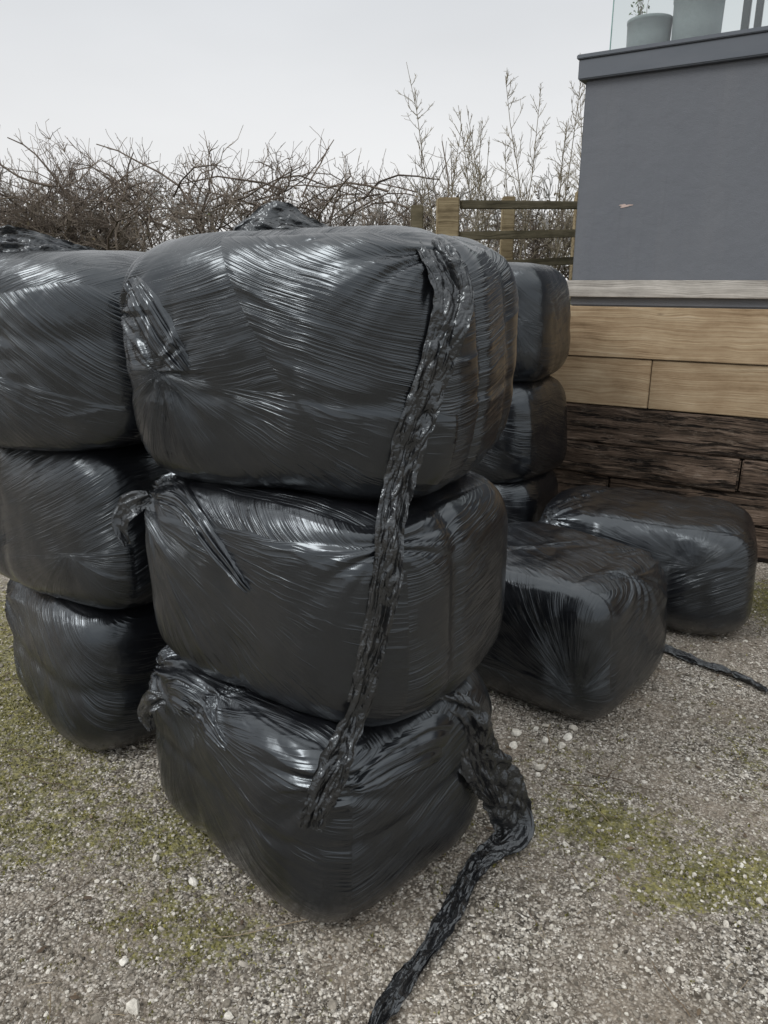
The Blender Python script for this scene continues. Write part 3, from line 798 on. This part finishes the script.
# ------------------------------------------------------------------ raised field behind
fx_ = axis(-12, 8, .5, 250); fy_ = []
v = 0.0; s = .35
while v < 260: fy_.append(v); v += s; s *= 1.12
fy_ = np.array(fy_)
FX, FT = np.meshgrid(fx_, fy_, indexing='ij')
base_y = np.where(FX < p_end[0], p_end[1]+.09+(-FX+p_end[0])*math.tan(math.radians(3)), p_end[1]+.09-(FX-p_end[0])*.614)
base_y = np.maximum(base_y, 1.0)
FY = base_y+FT
FZ = 1.325+.03*perlin(FX*.8, FY*.8)*np.clip(FT, 0, 1)
V = np.stack([FX, FY, FZ], -1).reshape(-1, 3); a_, b_ = FX.shape
q = np.arange(a_*b_).reshape(a_, b_); F = np.stack([q[:-1, :-1], q[1:, :-1], q[1:, 1:], q[:-1, 1:]], -1).reshape(-1, 4)
m = M('field_grass'); P = m.pos()
c = m.ramp(m.noise(P, 3.0, 5, .7), [(.3, (.05, .055, .022)), (.5, (.09, .095, .035)), (.7, (.14, .12, .06))])
mesh_np('field', V, F, m.fin(c, .95, .2, m.bump(m.noise(P, 40.0, 4, .7), .03)))

# ------------------------------------------------------------------ fence
fn = empty('wooden_fence', (0, 0, 0), 0)
def post(nm, x, y, w, z1, mat, z0=1.25):
    return beam(nm, fn, x-w/2, x+w/2, y-w/2, y+w/2, z0, z1, mat, .008)
post('gate_post', .50, 6.3, .17, 2.11, FENW)
post('post', .27, 6.55, .10, 2.08, DFEN)
post('post', 1.10, 7.1, .11, 2.20, FENW)
post('post', 1.83, 7.45, .11, 2.28, FENW)
post('post', 2.6, 7.8, .11, 2.3, DFEN)
def rail(p0, p1, z0, z1, hgt, mat, th=.035):
    p0 = Vector((*p0, z0)); p1 = Vector((*p1, z1)); d = p1-p0
    o = beam('rail', fn, -d.length/2, d.length/2, -th/2, th/2, -hgt/2, hgt/2, mat, .005)
    o.location = (p0+p1)/2; o.rotation_euler = (0, -math.asin(d.z/d.length), math.atan2(d.y, d.x))
for zz_ in (2.06, 1.83, 1.60):
    rail((.60, 6.26), (2.65, 7.72), zz_, zz_+.12, .065, DFEN)

# ------------------------------------------------------------------ hedge
def grow(base, hgt, rs, POL, RAD, VAL, spread=.55, n2=10, n3=5, n4=2, r0=.016, wob=.22, up=.05):
    d0 = (rs.normal(0, spread*.6), rs.normal(0, .25), 1)
    s = walk(base, d0, hgt, wob, up, rs); tv = rs.uniform(0, 1)
    POL.append(s); RAD.append(np.linspace(r0, r0*.45, 6)); VAL.append(tv)
    for i in range(n2):
        f = rs.uniform(.12, 1)**.8*5; k = min(int(f), 4); p = s[k]+(s[k+1]-s[k])*(f-k)
        a = rs.uniform(0, 6.28)
        d = (math.cos(a)*rs.uniform(.5, 1.5), math.sin(a)*.6, rs.uniform(-.1, 1.0))
        l = hgt*rs.uniform(.25, .6)
        s2 = walk(p, d, l, wob*1.3, up, rs); r2 = r0*rs.uniform(.3, .6)
        POL.append(s2); RAD.append(np.linspace(r2, r2*.4, 6)); VAL.append(tv)
        for j in range(n3):
            f = rs.uniform(.15, 1)*5; k = min(int(f), 4); p = s2[k]+(s2[k+1]-s2[k])*(f-k)
            d = s2[k+1]-s2[k]; d = d/np.linalg.norm(d)+rs.normal(0, .7, 3)+np.array([0, 0, .25])
            s3 = walk(p, d, l*rs.uniform(.25, .6), wob, up, rs); r3 = r2*.5
            POL.append(s3); RAD.append(np.linspace(r3, r3*.45, 6)); VAL.append(min(1, tv+.15))
            for q_ in range(n4):
                k = rs.randint(1, 5); p = s3[k]; d = (s3[k]-s3[k-1]); d = d/np.linalg.norm(d)+rs.normal(0, .8, 3)
                POL.append(walk(p, d, l*rs.uniform(.12, .3), wob, up, rs)); RAD.append(np.linspace(r3*.6, r3*.35, 6)); VAL.append(min(1, tv+.25))
rs = np.random.RandomState(77)
m = M('hedge_bark')
TWIG = m.fin(m.ramp(m.attr('val', 'Fac'), [(0, (.075, .060, .050)), (.5, (.165, .135, .112)), (1, (.28, .24, .20))]), .85, .25)
POL, RAD, VAL = [], [], []
x = -7.2
while x < 3.2:
    for row in range(2):
        y = 9.2+row*.5+rs.normal(0, .1)
        hh_ = (1.26+.10*float(perlin(x*.9, 3.3))+rs.uniform(-.18, .12))
        if x > .3: hh_ *= .72
        grow((x+rs.normal(0, .08), y, 1.3), hh_, rs, POL, RAD, VAL, n2=10, n3=4, n4=3, r0=rs.uniform(.010, .026), spread=.75, wob=.25)
    x += rs.uniform(.15, .24)
for i in range(14):
    grow((-3.9+rs.normal(0, .35), 9.9+rs.normal(0, .2), 1.3), rs.uniform(1.1, 1.4), rs, POL, RAD, VAL, n2=16, n3=7, n4=3, r0=.014)
for i in range(90):
    x = rs.uniform(-6.5, .6); a = rs.choice([-1, 1])
    s = walk((x, 9.2+rs.normal(0, .2), 2.0+rs.uniform(0, .5)), (a*1.0, rs.normal(0, .2), rs.uniform(.3, 1.6)), rs.uniform(.7, 1.3), .28, -.14, rs)
    r2 = rs.uniform(.008, .017)
    POL.append(s); RAD.append(np.linspace(r2, r2*.4, 6)); VAL.append(rs.uniform(0, .6))
    for j in range(10):
        k = rs.randint(1, 5); d = s[k+1]-s[k]; d = d/np.linalg.norm(d)*.5+rs.normal(0, .5, 3)+np.array([0, 0, .6])
        s3 = walk(s[k], d, rs.uniform(.12, .4), .2, .05, rs)
        POL.append(s3); RAD.append(np.linspace(.004, .002, 6)); VAL.append(rs.uniform(.3, 1))
POL = np.array(POL); RAD = np.array(RAD)
zt = POL[:, :, 2].max(1)
ok = zt < 3.17+.08*perlin(POL[:, 0, 0]*1.7, 4.0)+.08*rs.uniform(-1, 1, len(POL))
POL, RAD, VAL = POL[ok], RAD[ok], np.array(VAL)[ok]
tubes('hedge', POL, np.maximum(RAD, .0028), TWIG, 3, np.clip(VAL, 0, 1))
n = 9000
lx = rs.uniform(-8, 3.6, n); lz = 1.32+rs.uniform(0, 1, n)**1.9*1.2; ly = 9.5+rs.normal(0, .35, n)
keep = perlin(lx*1.8, lz*2, 3)+rs.uniform(-.3, .3, n) > -.05
lx, ly, lz = lx[keep], ly[keep], lz[keep]; n = len(lx)
c0 = np.stack([lx, ly, lz], 1); d = rs.normal(0, 1, (n, 3)); d /= np.linalg.norm(d, axis=1)[:, None]
e2 = np.cross(d, rs.normal(0, 1, (n, 3))); e2 /= np.linalg.norm(e2, axis=1)[:, None]; l_ = rs.uniform(.012, .03, (n, 1))
V = np.stack([c0-d*l_, c0+e2*l_*.5, c0+d*l_, c0-e2*l_*.5], 1).reshape(-1, 3)
m = M('withered_leaves')
LV = m.fin(m.ramp(m.attr('val', 'Fac'), [(0, (.05, .04, .026)), (.5, (.12, .095, .058)), (.85, (.20, .155, .095)), (1, (.11, .13, .05))]), .8, .3)
mesh_np('hedge_leaves', V, np.arange(len(V)).reshape(-1, 4), LV, False, dict(val=np.repeat(rs.uniform(0, 1, n), 4)))

m = M('sapling_bark')
SAP = m.fin(m.ramp(m.attr('val', 'Fac'), [(0, (.13, .11, .08)), (.5, (.24, .21, .155)), (1, (.36, .32, .235))]), .85, .25)
def sapling(x, y, top, nm='sapling'):
    POL, RAD, VAL = [], [], []
    H_ = top-1.3
    s = walk((x, y, 1.3), (rs.normal(0, .10), rs.normal(0, .05), 1), H_, .05, .03, rs, 6)
    POL.append(s); RAD.append(np.linspace(.010, .0025, 6)); VAL.append(.3)
    for i in range(int(22+H_*8)):
        f = rs.uniform(.10, .97)*5; k = min(int(f), 4); p = s[k]+(s[k+1]-s[k])*(f-k)
        a = rs.uniform(0, 6.28); l = rs.uniform(.12, .6)*(1.1-f/6)
        s2 = walk(p, (math.cos(a)*.8, math.sin(a)*.7, rs.uniform(.4, 1.4)), l, .16, .08, rs)
        POL.append(s2); RAD.append(np.linspace(.0038, .0020, 6)); VAL.append(.5)
        for j in range(5):
            k = rs.randint(1, 5); dd = s2[k]-s2[k-1]; dd = dd/np.linalg.norm(dd)+rs.normal(0, .5, 3)
            POL.append(walk(s2[k], dd, l*rs.uniform(.15, .45), .15, .1, rs)); RAD.append(np.linspace(.0025, .0018, 6)); VAL.append(rs.uniform(.5, 1))
    tubes(nm, POL, RAD, SAP, 3, VAL)
for (x, y, tp) in [(.55, 8.6, 3.1), (.72, 8.9, 3.80), (.95, 8.7, 3.2), (1.12, 8.4, 3.2), (1.3, 9.0, 3.35), (1.45, 8.5, 3.45), (1.62, 8.8, 3.6), (1.75, 8.4, 3.4),
                  (1.92, 8.9, 3.75), (2.05, 8.6, 3.4), (2.2, 8.8, 3.6), (2.35, 8.5, 3.3), (2.5, 8.9, 3.5), (.35, 8.9, 3.0), (2.8, 8.8, 3.4), (1.85, 9.2, 3.2), (1.2, 9.3, 3.1),
                  (1.05, 9.1, 3.0), (2.0, 9.3, 3.2), (2.3, 9.3, 3.2), (1.5, 9.2, 3.0), (.8, 9.2, 2.9)]:
    sapling(x, y, tp)

m = M('hazed_bark'); DB = m.fin((.30, .295, .29), .95, .1)  # aerial haze painted into the colour: bark made paler and greyer
POL, RAD, VAL = [], [], []
for i in range(60):
    x = -36+i*1.05+rs.normal(0, .5); y = 36+rs.normal(0, 3)
    grow((x, y, 1.2), rs.uniform(2.8, 4.2), rs, POL, RAD, VAL, n2=12, n3=6, n4=2, r0=.10, wob=.2)
tubes('distant_trees', POL, np.maximum(np.array(RAD), .014), DB, 3)

# ------------------------------------------------------------------ light
EL = math.radians(44)
sd_ = Vector((-.80, -.30, 0)).normalized()*math.cos(EL)+Vector((0, 0, math.sin(EL)))
sun = bpy.data.lights.new('sun', 'SUN'); sun.energy = 1.3; sun.angle = math.radians(20); sun.color = (1, .985, .96)
so = bpy.data.objects.new('sun', sun); COL.objects.link(so)
so.rotation_euler = (-sd_).to_track_quat('-Z', 'Y').to_euler()

w = bpy.data.worlds.new('World'); scene.world = w; w.use_nodes = True
nt = w.node_tree; nt.nodes.clear()
out = nt.nodes.new('ShaderNodeOutputWorld'); bg = nt.nodes.new('ShaderNodeBackground'); bg.inputs[1].default_value = .1
sky = nt.nodes.new('ShaderNodeTexSky'); sky.sky_type = 'NISHITA'; sky.sun_disc = False
sky.sun_elevation = EL; sky.sun_rotation = math.atan2(sd_.x, sd_.y)
hs = nt.nodes.new('ShaderNodeHueSaturation'); hs.inputs['Saturation'].default_value = .2
nt.links.new(sky.outputs[0], hs.inputs['Color'])
tc = nt.nodes.new('ShaderNodeTexCoord'); sp = nt.nodes.new('ShaderNodeSeparateXYZ'); nt.links.new(tc.outputs['Generated'], sp.inputs[0])
rp = nt.nodes.new('ShaderNodeValToRGB'); cr = rp.color_ramp
st = [(0, (.56, .555, .55)), (.12, (.545, .547, .55)), (.30, (.455, .468, .485)), (.5, (.66, .67, .68)), (.75, (.95, .95, .95)), (1, (1, 1, 1))]
while len(cr.elements) < len(st): cr.elements.new(.5)
for e, (p, c) in zip(cr.elements, st): e.position = p; e.color = (*c, 1)
nt.links.new(sp.outputs[2], rp.inputs[0])
nz = nt.nodes.new('ShaderNodeTexNoise'); nz.inputs['Scale'].default_value = 1.6; nz.inputs['Detail'].default_value = 4
mp = nt.nodes.new('ShaderNodeMapping'); mp.inputs['Scale'].default_value = (1, 1, 3)
nt.links.new(tc.outputs['Generated'], mp.inputs[0]); nt.links.new(mp.outputs[0], nz.inputs['Vector'])
mr = nt.nodes.new('ShaderNodeMapRange'); mr.inputs[1].default_value = .3; mr.inputs[2].default_value = .7; mr.inputs[3].default_value = 15.2; mr.inputs[4].default_value = 17.2
nt.links.new(nz.outputs['Fac'], mr.inputs[0])
vm = nt.nodes.new('ShaderNodeVectorMath'); vm.operation = 'SCALE'
nt.links.new(rp.outputs[0], vm.inputs[0]); nt.links.new(mr.outputs[0], vm.inputs['Scale'])
mx = nt.nodes.new('ShaderNodeMixRGB'); mx.inputs[0].default_value = .88
nt.links.new(hs.outputs[0], mx.inputs[1]); nt.links.new(vm.outputs[0], mx.inputs[2])
nt.links.new(mx.outputs[0], bg.inputs[0]); nt.links.new(bg.outputs[0], out.inputs[0])

# ------------------------------------------------------------------ camera
cam = bpy.data.cameras.new('camera'); co = bpy.data.objects.new('camera', cam); COL.objects.link(co)
cam.sensor_fit = 'VERTICAL'; cam.sensor_height = 36; cam.sensor_width = 27; cam.lens = 26.2
cam.clip_start = .02; cam.clip_end = 1000
co.location = (0, 0, 1.5); co.rotation_euler = (math.radians(90-17.3), 0, 0)
scene.camera = co
scene.view_settings.view_transform = 'Standard'; scene.view_settings.look = 'None'; scene.view_settings.exposure = 0
